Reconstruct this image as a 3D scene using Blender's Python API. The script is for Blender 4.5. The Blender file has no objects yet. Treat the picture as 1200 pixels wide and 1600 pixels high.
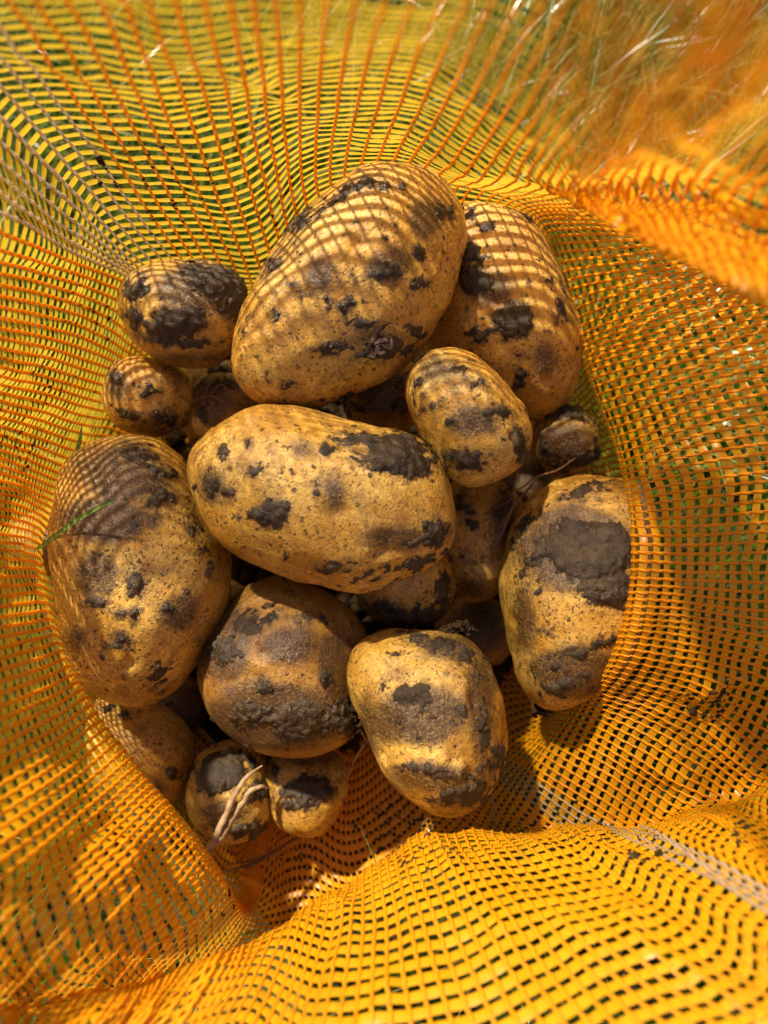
import bpy, math, random
import numpy as np
from math import radians, sin, cos, pi
from mathutils import Matrix, Vector

random.seed(7)
rng = np.random.default_rng(11)
SC = bpy.context.scene
COL = SC.collection

# ------------------------------------------------------------------ camera
TILT = radians(20)
CAM = np.array([0.0, -0.11, 0.41])
RIGHT = np.array([1.0, 0, 0])
UP = np.array([0, cos(TILT), sin(TILT)])
FWD = np.array([0, sin(TILT), -cos(TILT)])
FPX = 26.0 / 36.0 * 1600.0

cam_data = bpy.data.cameras.new("camera")
cam = bpy.data.objects.new("camera", cam_data)
COL.objects.link(cam)
R3 = Matrix(((RIGHT[0], UP[0], -FWD[0]), (RIGHT[1], UP[1], -FWD[1]), (RIGHT[2], UP[2], -FWD[2])))
cam.matrix_world = Matrix.Translation(Vector(CAM)) @ R3.to_4x4()
cam_data.sensor_fit = 'VERTICAL'
cam_data.sensor_height = 36
cam_data.sensor_width = 27
cam_data.lens = 26
cam_data.clip_start = 0.005
cam_data.clip_end = 300
cam_data.dof.use_dof = True
cam_data.dof.focus_distance = 0.283
cam_data.dof.aperture_fstop = 26 / 4.0
SC.camera = cam

# ------------------------------------------------------------------ light
SUN_DIR = np.array([-0.35, 0.46, 0.81]); SUN_DIR /= np.linalg.norm(SUN_DIR)
sun_el = math.asin(SUN_DIR[2])
w = bpy.data.worlds.new("World"); SC.world = w
w.use_nodes = True
nt = w.node_tree
sky = nt.nodes.new('ShaderNodeTexSky')
sky.sky_type = 'NISHITA'; sky.sun_disc = False
sky.sun_elevation = sun_el
sky.sun_rotation = math.atan2(SUN_DIR[0], SUN_DIR[1])
bg = nt.nodes['Background']
bg.inputs['Strength'].default_value = 0.085
nt.links.new(sky.outputs[0], bg.inputs[0])
sd = bpy.data.lights.new("sun", 'SUN')
sd.energy = 5.0; sd.angle = radians(2.0); sd.color = (1.0, 0.91, 0.74)
so = bpy.data.objects.new("sun", sd); COL.objects.link(so)
so.rotation_euler = Vector(SUN_DIR).to_track_quat('Z', 'Y').to_euler()
so.location = (-1, 1.5, 2.3)
SC.view_settings.view_transform = 'Standard'
SC.view_settings.look = 'None'
SC.view_settings.exposure = 0.86
SC.view_settings.gamma = 1
SC.render.engine = 'CYCLES'
SC.cycles.use_denoising = True
SC.cycles.max_bounces = 10
SC.cycles.transmission_bounces = 6
SC.cycles.sample_clamp_indirect = 6
SC.cycles.caustics_reflective = False
SC.cycles.caustics_refractive = False

# ------------------------------------------------------------------ helpers
def at(x, y, d):
    """point seen at photo pixel (x, y) at axial distance d from the lens"""
    x = np.asarray(x, float); y = np.asarray(y, float); d = np.asarray(d, float)
    return (CAM + d[..., None] * (FWD + ((x - 600) / FPX)[..., None] * RIGHT + ((800 - y) / FPX)[..., None] * UP))

def on_plane(x, y, z):
    r = FWD + (x - 600) / FPX * RIGHT + (800 - y) / FPX * UP
    return CAM + r * ((z - CAM[2]) / r[2])

def to_px(P):
    q = P - CAM
    d = q @ FWD
    return 600 + FPX * (q @ RIGHT) / d, 800 - FPX * (q @ UP) / d, d

_perm = rng.permutation(256).astype(np.int64)
_perm = np.concatenate([_perm, _perm, _perm])
_g = rng.normal(size=(256, 3)); _g /= np.linalg.norm(_g, axis=1)[:, None]
def noise(P, seed=0.0):
    P = np.asarray(P, float) + seed * 13.37
    i = np.floor(P).astype(np.int64); f = P - i
    i &= 255
    u = f * f * f * (f * (f * 6 - 15) + 10)
    out = 0
    for dx in (0, 1):
        for dy in (0, 1):
            for dz in (0, 1):
                h = _perm[_perm[_perm[i[..., 0] + dx] + i[..., 1] + dy] + i[..., 2] + dz]
                g = _g[h]
                dd = f - np.array([dx, dy, dz])
                wx = u[..., 0] if dx else 1 - u[..., 0]
                wy = u[..., 1] if dy else 1 - u[..., 1]
                wz = u[..., 2] if dz else 1 - u[..., 2]
                out = out + wx * wy * wz * (g * dd).sum(-1)
    return out * 1.5
def fbm(P, seed=0.0, octaves=4, gain=0.5):
    a, s, t = 1.0, 1.0, 0
    for o in range(octaves):
        t = t + a * noise(P * s, seed + o * 1.7); a *= gain; s *= 2.03
    return t

def mesh_np(name, V, F, mat, smooth=True):
    me = bpy.data.meshes.new(name)
    V = np.ascontiguousarray(V, dtype=np.float32); F = np.ascontiguousarray(F, dtype=np.int32)
    n = F.shape[1]
    me.vertices.add(len(V)); me.vertices.foreach_set('co', V.ravel())
    me.loops.add(F.size); me.loops.foreach_set('vertex_index', F.ravel())
    me.polygons.add(len(F))
    me.polygons.foreach_set('loop_start', np.arange(len(F), dtype=np.int32) * n)
    me.update(calc_edges=True)
    me.polygons.foreach_set('use_smooth', np.full(len(F), smooth, dtype=bool))
    me.materials.append(mat)
    me.update()
    return me
def attr(me, name, vals):
    a = me.attributes.new(name, 'FLOAT', 'POINT'); a.data.foreach_set('value', np.ascontiguousarray(vals, dtype=np.float32))
def link(name, data, parent=None, **props):
    o = bpy.data.objects.new(name, data); COL.objects.link(o)
    if parent is not None: o.parent = parent
    for k, v in props.items(): o[k] = v
    return o

# ------------------------------------------------------------------ materials
class NB:
    def __init__(s, name):
        s.m = bpy.data.materials.new(name); s.m.use_nodes = True
        s.t = s.m.node_tree; s.n = s.t.nodes; s.l = s.t.links
        s.n.clear(); s.out = s.n.new('ShaderNodeOutputMaterial')
    def new(s, typ, **kw):
        x = s.n.new(typ)
        for k, v in kw.items(): setattr(x, k, v)
        return x
    def set(s, sock, v):
        if isinstance(v, bpy.types.NodeSocket): s.l.new(v, sock)
        else: sock.default_value = v
    def noise(s, vec, scale, detail=4, rough=0.55, dist=0.0, out='Fac'):
        x = s.new('ShaderNodeTexNoise')
        s.set(x.inputs['Vector'], vec)
        x.inputs['Scale'].default_value = scale; x.inputs['Detail'].default_value = detail
        x.inputs['Roughness'].default_value = rough; x.inputs['Distortion'].default_value = dist
        return x.outputs[out]
    def ramp(s, fac, a, b, ca=0.0, cb=1.0):
        x = s.new('ShaderNodeMapRange', interpolation_type='SMOOTHSTEP')
        s.set(x.inputs['Value'], fac)
        x.inputs['From Min'].default_value = a; x.inputs['From Max'].default_value = b
        x.inputs['To Min'].default_value = ca; x.inputs['To Max'].default_value = cb
        return x.outputs['Result']
    def math(s, op, a, b=0.0, clamp=False):
        x = s.new('ShaderNodeMath', operation=op, use_clamp=clamp)
        s.set(x.inputs[0], a); s.set(x.inputs[1], b)
        return x.outputs[0]
    def mix(s, fac, a, b):
        x = s.new('ShaderNodeMix', data_type='RGBA')
        s.set(x.inputs[0], fac)
        s.set(x.inputs[6], a if isinstance(a, bpy.types.NodeSocket) else (*a, 1))
        s.set(x.inputs[7], b if isinstance(b, bpy.types.NodeSocket) else (*b, 1))
        return x.outputs[2]
    def attr(s, name):
        x = s.new('ShaderNodeAttribute', attribute_name=name); return x.outputs['Fac']
    def obj(s): return s.new('ShaderNodeTexCoord').outputs['Object']
    def pos(s): return s.new('ShaderNodeNewGeometry').outputs['Position']
    def rnd(s): return s.new('ShaderNodeObjectInfo').outputs['Random']
    def bump(s, h, dist, strength=1.0, normal=None):
        x = s.new('ShaderNodeBump'); x.inputs['Strength'].default_value = strength
        x.inputs['Distance'].default_value = dist
        s.set(x.inputs['Height'], h)
        if normal is not None: s.set(x.inputs['Normal'], normal)
        return x.outputs[0]
    def principled(s, col, rough=0.5, spec=0.5, normal=None, **kw):
        x = s.new('ShaderNodeBsdfPrincipled')
        s.set(x.inputs['Base Color'], col if isinstance(col, bpy.types.NodeSocket) else (*col, 1))
        s.set(x.inputs['Roughness'], rough); s.set(x.inputs['Specular IOR Level'], spec)
        if normal is not None: s.set(x.inputs['Normal'], normal)
        for k, v in kw.items(): s.set(x.inputs[k], v)
        return x.outputs[0]
    def done(s, sh):
        s.l.new(sh, s.out.inputs[0]); return s.m

def plastic(name, colA, colB, trans, transcol, rough=0.35, dirt=0.5, clear=0.10):
    b = NB(name)
    p = b.pos()
    f = b.math('ADD', b.math('MULTIPLY', b.rnd(), 0.5), b.math('MULTIPLY', b.noise(p, 60, 3), 0.6))
    col = b.mix(f, colA, colB)
    d1 = b.noise(p, 38, 5, 0.65)
    d2 = b.noise(p, 700, 3, 0.7)
    dm = b.math('MULTIPLY', b.ramp(d1, 0.53, 0.72), b.ramp(d2, 0.42, 0.62))
    dm = b.math('MULTIPLY', dm, dirt)
    col = b.mix(dm, col, (0.07, 0.04, 0.02))
    bs = b.principled(col, rough, 0.5)
    tl = b.new('ShaderNodeBsdfTranslucent')
    b.set(tl.inputs['Color'], b.mix(dm, transcol, (0.03, 0.015, 0.005)))
    mx = b.new('ShaderNodeMixShader'); mx.inputs[0].default_value = trans
    b.l.new(bs, mx.inputs[1]); b.l.new(tl.outputs[0], mx.inputs[2])
    tp = b.new('ShaderNodeBsdfTransparent'); tp.inputs[0].default_value = (*transcol, 1)
    m2 = b.new('ShaderNodeMixShader'); m2.inputs[0].default_value = clear
    b.l.new(mx.outputs[0], m2.inputs[1]); b.l.new(tp.outputs[0], m2.inputs[2])
    return b.done(m2.outputs[0])

M_TAPE = plastic('yellow_tape_plastic', (0.89, 0.375, 0.003), (0.94, 0.45, 0.006), 0.42, (0.96, 0.64, 0.04), 0.33, clear=0.13)
M_CORD = plastic('orange_cord_plastic', (0.93, 0.41, 0.006), (0.97, 0.48, 0.012), 0.40, (0.98, 0.52, 0.02), 0.35)
M_DULL = plastic('dull_cord_plastic', (0.46, 0.33, 0.19), (0.58, 0.43, 0.26), 0.30, (0.8, 0.6, 0.35), 0.5, 0.6)  # duller version of the pale cord plastic
M_WHITE = plastic('white_cord_plastic', (0.74, 0.64, 0.54), (0.84, 0.76, 0.66), 0.30, (0.85, 0.7, 0.55), 0.4, 0.6)

def skin_material(name, c1, c2, dirtiness=0.0, seed=0.0):
    b = NB(name)
    o = b.obj()
    mp = b.new('ShaderNodeVectorMath', operation='ADD')
    b.set(mp.inputs[0], o)
    cmb = b.new('ShaderNodeCombineXYZ')
    r = b.math('MULTIPLY', b.rnd(), 7.0)
    for i in range(3): b.l.new(r, cmb.inputs[i])
    b.l.new(cmb.outputs[0], mp.inputs[1]); v = mp.outputs[0]
    film = b.attr('film')
    lo = b.noise(v, 35, 4, 0.6, 0.3)
    col = b.mix(b.ramp(lo, 0.35, 0.65), c1, c2)
    # russet blotches
    ru = b.noise(v, 70, 6, 0.7, 0.6)
    col = b.mix(b.ramp(ru, 0.46, 0.70, 0, 0.75), col, (0.24, 0.095, 0.018))
    # streaky scuffs
    sc = b.noise(v, 330, 5, 0.75, 2.2)
    col = b.mix(b.ramp(sc, 0.46, 0.64, 0, 0.65), col, (0.26, 0.115, 0.025))
    col = b.mix(b.ramp(sc, 0.44, 0.34, 0, 0.25), col, (0.66, 0.47, 0.20))
    # brown earth film, driven by where earth rubbed on
    fn = b.math('ADD', b.math('MULTIPLY', b.noise(v, 60, 6, 0.72, 1.2), 0.6), b.math('MULTIPLY', b.noise(v, 240, 5, 0.75, 1.5), 0.4))
    fm = b.math('ADD', film, b.math('MULTIPLY', b.math('SUBTRACT', fn, 0.5), 1.5))
    fm = b.ramp(fm, 0.25, 0.95)
    fine = b.noise(v, 900, 3, 0.6)
    fm2 = b.math('MULTIPLY', fm, b.ramp(fine, 0.25, 0.6, 0.55, 0.97))
    col = b.mix(fm2, col, (0.065, 0.031, 0.011))
    # lenticels and grains of earth
    wv = b.new('ShaderNodeVectorMath', operation='MULTIPLY_ADD')
    b.set(wv.inputs[0], b.noise(v, 700, 3, 0.6, out='Color')); wv.inputs[1].default_value = (0.003, 0.003, 0.003); b.set(wv.inputs[2], v)
    v2 = wv.outputs[0]
    vo = b.new('ShaderNodeTexVoronoi'); b.set(vo.inputs['Vector'], v2); vo.inputs['Scale'].default_value = 560
    sp = b.ramp(vo.outputs['Distance'], 0.38, 0.20)
    spm = b.math('MULTIPLY', sp, b.ramp(b.noise(v, 90, 4, 0.6), 0.36, 0.56))
    col = b.mix(b.math('MULTIPLY', spm, b.ramp(b.rnd(), 0.0, 1.0, 0.72, 0.98)), col, (0.06, 0.03, 0.012))
    vo2 = b.new('ShaderNodeTexVoronoi'); b.set(vo2.inputs['Vector'], v2); vo2.inputs['Scale'].default_value = 230
    sp2 = b.math('MULTIPLY', b.ramp(vo2.outputs['Distance'], 0.22, 0.14), b.ramp(b.noise(v, 50, 4, 0.6), 0.44, 0.58))
    col = b.mix(b.math('MULTIPLY', sp2, 0.9), col, (0.05, 0.026, 0.012))
    h = b.math('ADD', b.math('MULTIPLY', sc, 0.5), b.math('MULTIPLY', b.noise(v, 1200, 3, 0.6), 0.35))
    h = b.math('ADD', h, b.math('MULTIPLY', fm2, 0.35))
    h = b.math('ADD', h, b.math('MULTIPLY', sp2, 0.8))
    nrm = b.bump(h, 0.0009, 0.95)
    rough = b.ramp(b.noise(v, 45, 3), 0.35, 0.65, 0.20, 0.46)
    return b.done(b.principled(col, rough, 0.6, nrm, **{'Subsurface Weight': 0.06, 'Subsurface Scale': 0.004,
                                                        'Subsurface Radius': (1.0, 0.55, 0.2)}))
M_SKIN = skin_material('potato_skin', (0.57, 0.275, 0.020), (0.75, 0.45, 0.080))
M_SKIN_DARK = skin_material('potato_skin_dark', (0.31, 0.135, 0.014), (0.48, 0.245, 0.035))  # darker skin tone for the brown and deep-lying potatoes

def mud_material(name, c1, c2, r1, r2, thin=False, spec=0.42):
    b = NB(name)
    o = b.pos()
    col = b.mix(b.ramp(b.noise(o, 160, 5, 0.65), 0.35, 0.65), c1, c2)
    if thin:
        e = b.math('ADD', b.attr('thick'), b.math('MULTIPLY', b.math('SUBTRACT', b.noise(o, 500, 4, 0.7), 0.5), 0.7))
        col = b.mix(b.ramp(e, 0.0, 0.18, 0.6, 0.0), col, (0.11, 0.055, 0.018))
    h = b.math('ADD', b.noise(o, 420, 6, 0.7, 0.5), b.math('MULTIPLY', b.noise(o, 1700, 3, 0.6), 0.4))
    nrm = b.bump(h, 0.0013, 0.8)
    rough = b.ramp(b.noise(o, 120, 3), 0.4, 0.62, r1, r2)
    return b.done(b.principled(col, rough, spec, nrm))
M_MUD = mud_material('damp_mud', (0.026, 0.0145, 0.006), (0.068, 0.040, 0.017), 0.20, 0.46, True)
M_CRUMB = mud_material('earth_crumb', (0.028, 0.016, 0.007), (0.065, 0.038, 0.016), 0.8, 1.0, spec=0.1)
M_GAPDARK = mud_material('gap_dark_earth', (0.026, 0.015, 0.007), (0.055, 0.033, 0.014), 0.85, 1.0, spec=0.08)  # dark tone of the fill that stands in for shade between potatoes

def blade_mat():
    b = NB('grass_blades')
    t = b.attr('tone'); h = b.attr('along')
    g = b.mix(t, (0.022, 0.085, 0.004), (0.13, 0.22, 0.012))
    s = b.mix(b.ramp(t, 0.0, 1.0), (0.54, 0.42, 0.085), (0.38, 0.27, 0.045))
    col = b.mix(b.attr('dry'), g, s)
    col = b.mix(b.ramp(h, 0.75, 1.0, 0, 0.4), col, (0.40, 0.34, 0.12))
    bs = b.principled(col, 0.28, 0.6)
    tl = b.new('ShaderNodeBsdfTranslucent'); b.set(tl.inputs['Color'], col)
    mx = b.new('ShaderNodeMixShader'); mx.inputs[0].default_value = 0.4
    b.l.new(bs, mx.inputs[1]); b.l.new(tl.outputs[0], mx.inputs[2])
    return b.done(mx.outputs[0])
M_GRASS = blade_mat()
def ground_mat():
    b = NB('grassy_earth'); p = b.pos()
    c = b.mix(b.ramp(b.noise(p, 25, 6, 0.7), 0.35, 0.65), (0.045, 0.04, 0.018), (0.10, 0.11, 0.03))
    n = b.bump(b.noise(p, 90, 6, 0.7), 0.01)
    return b.done(b.principled(c, 0.9, 0.2, n))
M_GROUND = ground_mat()
def simple(name, c1, c2, scale, rough=0.6, trans=0.0):
    b = NB(name); p = b.pos()
    c = b.mix(b.ramp(b.noise(p, scale, 5, 0.7), 0.35, 0.65), c1, c2)
    n = b.bump(b.noise(p, scale * 4, 4, 0.6), 0.0004)
    return b.done(b.principled(c, rough, 0.35, n))
M_STRAW = simple('dry_stem', (0.42, 0.28, 0.14), (0.24, 0.135, 0.06), 260)
M_ROOT = simple('brown_root', (0.13, 0.06, 0.03), (0.25, 0.13, 0.06), 400)
M_SPROUT = simple('withered_sprout', (0.06, 0.024, 0.014), (0.03, 0.014, 0.009), 500, 0.5)
M_FRESH = simple('fresh_grass', (0.12, 0.24, 0.03), (0.22, 0.34, 0.06), 300, 0.4)

# ------------------------------------------------------------------ ground
gm = mesh_np('ground', np.array([[-60, -60, 0], [60, -60, 0], [60, 60, 0], [-60, 60, 0]], float), np.array([[0, 1, 2, 3]]), M_GROUND)
link('ground', gm, kind='structure')

# ------------------------------------------------------------------ the sack
CX, CY = 560.0, 840.0
# each line runs from the bottom of the sack up and over its mouth: (x, y, distance)
LINES = [
 # E
 [(955,830,.372),(1005,830,.32),(988,830,.262),(1080,830,.262),(1200,822,.266),(1330,810,.255),(1480,790,.235),(1600,780,.21)],
 # 15
 [(915,720,.377),(965,705,.345),(972,715,.300),(1070,680,.277),(1200,655,.262),(1340,640,.245),(1480,630,.225),(1600,610,.2)],
 # 26
 [(890,640,.377),(925,610,.345),(930,590,.315),(1040,560,.284),(1190,520,.262),(1350,480,.24),(1480,500,.19),(1480,430,.17),(1600,300,.14)],
 # 36
 [(860,560,.375),(893,540,.35),(908,520,.322),(990,487,.292),(1140,440,.270),(1290,400,.235),(1215,478,.160),(1260,360,.165),(1420,200,.10)],
 # 48
 [(835,470,.375),(870,440,.35),(884,425,.325),(950,415,.298),(1070,400,.27),(1190,370,.22),(1090,425,.158),(1100,294,.200),(1270,120,.083),(1500,-60,.055)],
 # 58
 [(800,400,.372),(840,365,.35),(850,350,.33),(895,345,.305),(965,345,.28),(1010,330,.235),(975,363,.175),(962,288,.215),(1100,135,.095),(1290,-110,.058)],
 # 70
 [(750,380,.372),(785,330,.35),(800,315,.33),(825,308,.315),(850,303,.292),(865,300,.26),(868,303,.23),(858,284,.225),(970,130,.108),(1140,-150,.065)],
 # 80
 [(665,400,.38),(680,330,.345),(697,290,.325),(707,284,.31),(716,279,.29),(728,272,.27),(742,258,.25),(768,222,.22),(855,70,.13),(965,-170,.08)],
 # 90
 [(580,380,.385),(585,320,.35),(592,285,.33),(600,265,.31),(608,245,.29),(620,218,.265),(638,180,.24),(662,125,.195),(712,0,.135),(790,-180,.09)],
 # 100
 [(500,400,.385),(498,350,.355),(494,315,.335),(489,285,.315),(487,255,.295),(487,215,.27),(489,160,.238),(493,90,.19),(498,0,.14),(505,-160,.098)],
 # 112
 [(430,460,.385),(425,440,.362),(418,410,.34),(404,365,.315),(388,315,.29),(372,260,.266),(354,190,.236),(334,110,.193),(306,0,.145),(252,-230,.09)],
 # 125
 [(350,470,.385),(340,440,.362),(328,410,.34),(304,365,.315),(276,315,.288),(246,260,.262),(210,190,.234),(170,110,.196),(115,0,.152),(0,-220,.10)],
 # 137
 [(265,460,.385),(250,440,.365),(235,418,.34),(196,375,.318),(150,325,.294),(95,265,.268),(35,200,.242),(-30,130,.212),(-120,40,.175),(-260,-130,.12)],
 # 148
 [(230,480,.385),(212,462,.365),(196,437,.34),(150,418,.308),(95,396,.272),(30,368,.24),(-50,330,.21),(-140,290,.185),(-260,230,.155)],
 # 158
 [(225,540,.388),(200,520,.368),(178,500,.342),(132,478,.31),(80,462,.278),(20,448,.247),(-55,430,.215),(-150,410,.187),(-260,390,.16)],
 # 170
 [(200,620,.39),(170,612,.37),(148,605,.343),(105,592,.31),(60,580,.28),(10,570,.252),(-55,555,.222),(-140,545,.19),(-250,530,.16)],
 # 182
 [(160,740,.392),(118,735,.37),(88,728,.335),(52,712,.305),(18,700,.28),(-20,690,.257),(-80,680,.23),(-160,670,.2),(-260,660,.17)],
 # 194
 [(120,870,.39),(70,862,.355),(58,850,.305),(28,840,.273),(-5,835,.25),(-50,830,.23),(-110,825,.21),(-180,820,.185),(-270,815,.16)],
 # 205
 [(150,1010,.382),(90,1000,.34),(88,985,.285),(55,990,.255),(10,1000,.232),(-45,1010,.215),(-110,1020,.195),(-180,1030,.175),(-270,1040,.155)],
 # 216
 [(205,1120,.375),(140,1120,.33),(142,1100,.275),(95,1130,.243),(40,1160,.218),(-25,1195,.2),(-90,1230,.185),(-160,1270,.17),(-260,1320,.15)],
 # 228
 [(275,1210,.37),(215,1230,.33),(217,1200,.268),(160,1250,.236),(90,1310,.208),(10,1370,.188),(-70,1430,.172),(-150,1490,.16)],
 # 238
 [(335,1270,.368),(300,1320,.33),(293,1290,.268),(240,1340,.238),(165,1415,.215),(80,1500,.208),(20,1575,.215),(-10,1600,.19),(-60,1670,.175)],
 # 247
 [(385,1310,.366),(365,1400,.34),(352,1380,.278),(310,1430,.252),(245,1500,.240),(190,1550,.250),(172,1560,.208),(120,1630,.19),(40,1740,.178)],
 # 254
 [(425,1310,.366),(410,1400,.355),(384,1462,.322),(350,1500,.300),(330,1515,.285),(318,1500,.235),(275,1560,.212),(215,1640,.198),(130,1770,.185)],
 # 262
 [(470,1310,.365),(470,1390,.36),(470,1455,.335),(440,1460,.285),(428,1452,.252),(405,1500,.228),(375,1570,.210),(330,1660,.196),(260,1800,.185)],
 # 272
 [(540,1300,.365),(550,1380,.352),(560,1400,.320),(545,1380,.275),(538,1395,.252),(530,1460,.226),(515,1550,.205),(500,1650,.19),(480,1800,.178)],
 # 283
 [(610,1270,.365),(650,1330,.348),(665,1345,.318),(655,1318,.275),(660,1340,.250),(688,1405,.226),(722,1490,.206),(765,1590,.188),(830,1740,.17)],
 # 293
 [(670,1240,.365),(725,1290,.346),(765,1320,.325),(762,1296,.280),(778,1320,.252),(830,1378,.228),(905,1455,.207),(1000,1545,.186),(1130,1660,.165)],
 # 302
 [(725,1200,.365),(768,1235,.348),(815,1268,.328),(880,1312,.316),(905,1292,.272),(945,1318,.245),(1025,1365,.222),(1130,1430,.198),(1290,1530,.17)],
 # 312
 [(775,1160,.366),(820,1180,.345),(850,1200,.325),(935,1250,.310),(1020,1302,.304),(1045,1284,.258),(1100,1310,.230),(1190,1355,.205),(1340,1430,.175)],
 # 323
 [(850,1110,.368),(885,1110,.342),(905,1112,.318),(985,1145,.296),(1080,1195,.292),(1160,1250,.290),(1178,1236,.245),(1260,1265,.215),(1380,1320,.185)],
 # 336
 [(910,1040,.37),(955,1035,.33),(958,1028,.278),(1045,1040,.272),(1150,1068,.274),(1245,1110,.278),(1330,1160,.275),(1355,1160,.24),(1440,1220,.21)],
 # 348
 [(945,940,.37),(1000,935,.32),(984,930,.264),(1075,935,.263),(1190,945,.270),(1310,950,.262),(1440,950,.245),(1580,950,.22)],
]
NST = 12
NEXP = np.array([min(len(L) + 2, NST) for L in LINES])
def build_lines():
    out = []
    for L in LINES:
        ax, ay, ad = L[0]
        pts = [on_plane(CX + 0.30 * (ax - CX), CY + 0.30 * (ay - CY), 0.012),
               on_plane(CX + 0.72 * (ax - CX), CY + 0.72 * (ay - CY), 0.013)]
        for (x, y, d) in L:
            p = at(x, y, d)
            if p[2] < 0.014: p = on_plane(x, y, 0.014)
            pts.append(p)
        while len(pts) < NST:
            pts.append(pts[-1] + (pts[-1] - pts[-2]) * 0.8 + np.array([0, 0, -0.004]))
        out.append(pts[:NST])
    return np.array(out)
CTRL = build_lines()
NL = len(CTRL)

def cr(p0, p1, p2, p3, t):
    return 0.5 * ((2 * p1) + (-p0 + p2) * t + (2 * p0 - 5 * p1 + 4 * p2 - p3) * t * t + (-p0 + 3 * p1 - 3 * p2 + p3) * t ** 3)
def line_at(l):
    i = int(math.floor(l)); t = l - i
    return cr(CTRL[(i - 1) % NL], CTRL[i % NL], CTRL[(i + 1) % NL], CTRL[(i + 2) % NL], t)
def sample_curve(K, n=16):
    Kp = np.vstack([2 * K[0] - K[1], K, 2 * K[-1] - K[-2]])
    out = []
    for i in range(len(K) - 1):
        for a in range(n):
            out.append(cr(Kp[i], Kp[i + 1], Kp[i + 2], Kp[i + 3], a / n))
    out.append(K[-1])
    return np.array(out)
# smooth the sampled curve a little so that folds are round
def relax(C, it=6):
    C = C.copy()
    for _ in range(it):
        C[1:-1] = 0.25 * C[:-2] + 0.5 * C[1:-1] + 0.25 * C[2:]
    return C

# cloth ends out of view, in stations
CUT = [8.5, 8.5, 10.5, 10.7, 11, 11, 11, 10.7, 10.6, 11, 11, 11, 11, 9.4, 8.4, 8.2, 8.0, 7.7, 7.8, 8.1, 8.5, 10, 10, 10, 10, 10, 10, 10, 10, 10, 10, 10, 8.7, 8.5]
CORD_PITCH = 0.0039
TAPE_PITCH = 0.0045
SUB = 4                                    # samples per tape along a cord
# equal spacing of cords by mean girth
NF = 900
fine = np.array([line_at(NL * i / NF) for i in range(NF)])
seg = np.linalg.norm(np.roll(fine, -1, axis=0) - fine, axis=2)[:, 3:9].mean(1)
wt = np.interp(np.arange(NF) * NL / NF, [0, 3, 5, 7, 11, 13, 15, 20, 33], [1.05, 1.05, .85, .62, .62, .85, 1.1, 1.05, 1.05])
seg = seg * wt
cum = np.concatenate([[0], np.cumsum(seg)])
NC = int(round(cum[-1] / CORD_PITCH)); NC = min(NC, 298)
tgt = (np.arange(NC) + 0.5) / NC * cum[-1]
lpos = np.interp(tgt, cum, np.arange(NF + 1)) * NL / NF
print('cords', NC, 'girth', cum[-1])
S_IN, S_OUT = 0.135, 0.400
KIN = int(S_IN / TAPE_PITCH); KOUT = int(S_OUT / TAPE_PITCH)
KT = KIN + KOUT + 1
ks = (np.arange(KT * SUB) / SUB - KIN) * TAPE_PITCH
GP = np.full((NC, KT * SUB, 3), np.nan)
STN = np.zeros((NC, KT * SUB))
for j in range(NC):
    C = relax(sample_curve(line_at(lpos[j])), 5)
    s = np.concatenate([[0], np.cumsum(np.linalg.norm(np.diff(C, axis=0), axis=1))])
    s0 = s[4 * 16]
    st_s = s[np.arange(NST) * 16]
    # slack and bunching in the weave
    q = ks + 0.0013 * noise(np.stack([np.full(len(ks), j * 0.06), ks * 28, np.full(len(ks), 3.1)], -1))
    s_end = np.interp(np.interp(lpos[j], np.arange(NL + 1), CUT), np.arange(NST), st_s)
    q = q * np.interp(lpos[j], [0, 3, 6, 11, 13, 16, 33], [1.06, 1.06, 1.32, 1.32, 1.12, 1.0, 1.06])
    q = q + s0
    ok = (q > 0.0) & (q < s_end)
    q = q + 0.00042 * noise(np.stack([np.full(len(ks), j * 0.47), ks * 95, np.full(len(ks), 8.1)], -1))
    STN[j] = np.interp(q, st_s, np.arange(NST))
    for c in range(3):
        GP[j, ok, c] = np.interp(q[ok], s, C[:, c])
VAL = ~np.isnan(GP[:, :, 0])
G0 = np.where(VAL[..., None], GP, 0)
# normals
def norms(G):
    du = np.roll(G, -2, 0) - np.roll(G, 2, 0)
    dv = np.empty_like(G); dv[:, 2:-2] = G[:, 4:] - G[:, :-4]; dv[:, :2] = dv[:, 2:3]; dv[:, -2:] = dv[:, -3:-2]
    n = np.cross(dv, du)
    l = np.linalg.norm(n, axis=2, keepdims=True); l[l < 1e-12] = 1
    return n / l, du, dv
N0, dU, dV = norms(G0)
jj, kk = np.meshgrid(np.arange(NC), np.arange(KT * SUB), indexing='ij')
ang = 2 * pi * jj / NC
wr = np.stack([np.cos(ang) * 7.0, np.sin(ang) * 7.0, kk / SUB * 0.085], -1)
wr2 = np.stack([np.cos(ang) * 17.0, np.sin(ang) * 17.0, kk / SUB * 0.16], -1)
amp = np.clip((kk / SUB - KIN) / 10.0, 0.15, 1.0)
crz = noise(np.stack([np.cos(ang) * 6 + kk / SUB * .05, np.sin(ang) * 6 - kk / SUB * .04, kk / SUB * .07], -1), 6.0)
disp = (0.0022 * fbm(wr, 2.0, 2) + 0.0034 * np.exp(-np.abs(crz) * 9) * np.clip(fbm(wr, 4.0, 1) + .3, 0, 1) + 0.0011 * fbm(wr2, 5.0, 2)) * amp
G = G0 + N0 * disp[..., None]
lat = dU / np.maximum(np.linalg.norm(dU, axis=2, keepdims=True), 1e-9)
G = G + lat * (0.00045 * noise(np.stack([jj * 0.37, kk / SUB * 0.13, jj * 0 + 1.5], -1)))[..., None]
N1, dU, dV = norms(G)
along = dV / np.maximum(np.linalg.norm(dV, axis=2, keepdims=True), 1e-9)
lat = np.cross(along, N1)
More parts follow.
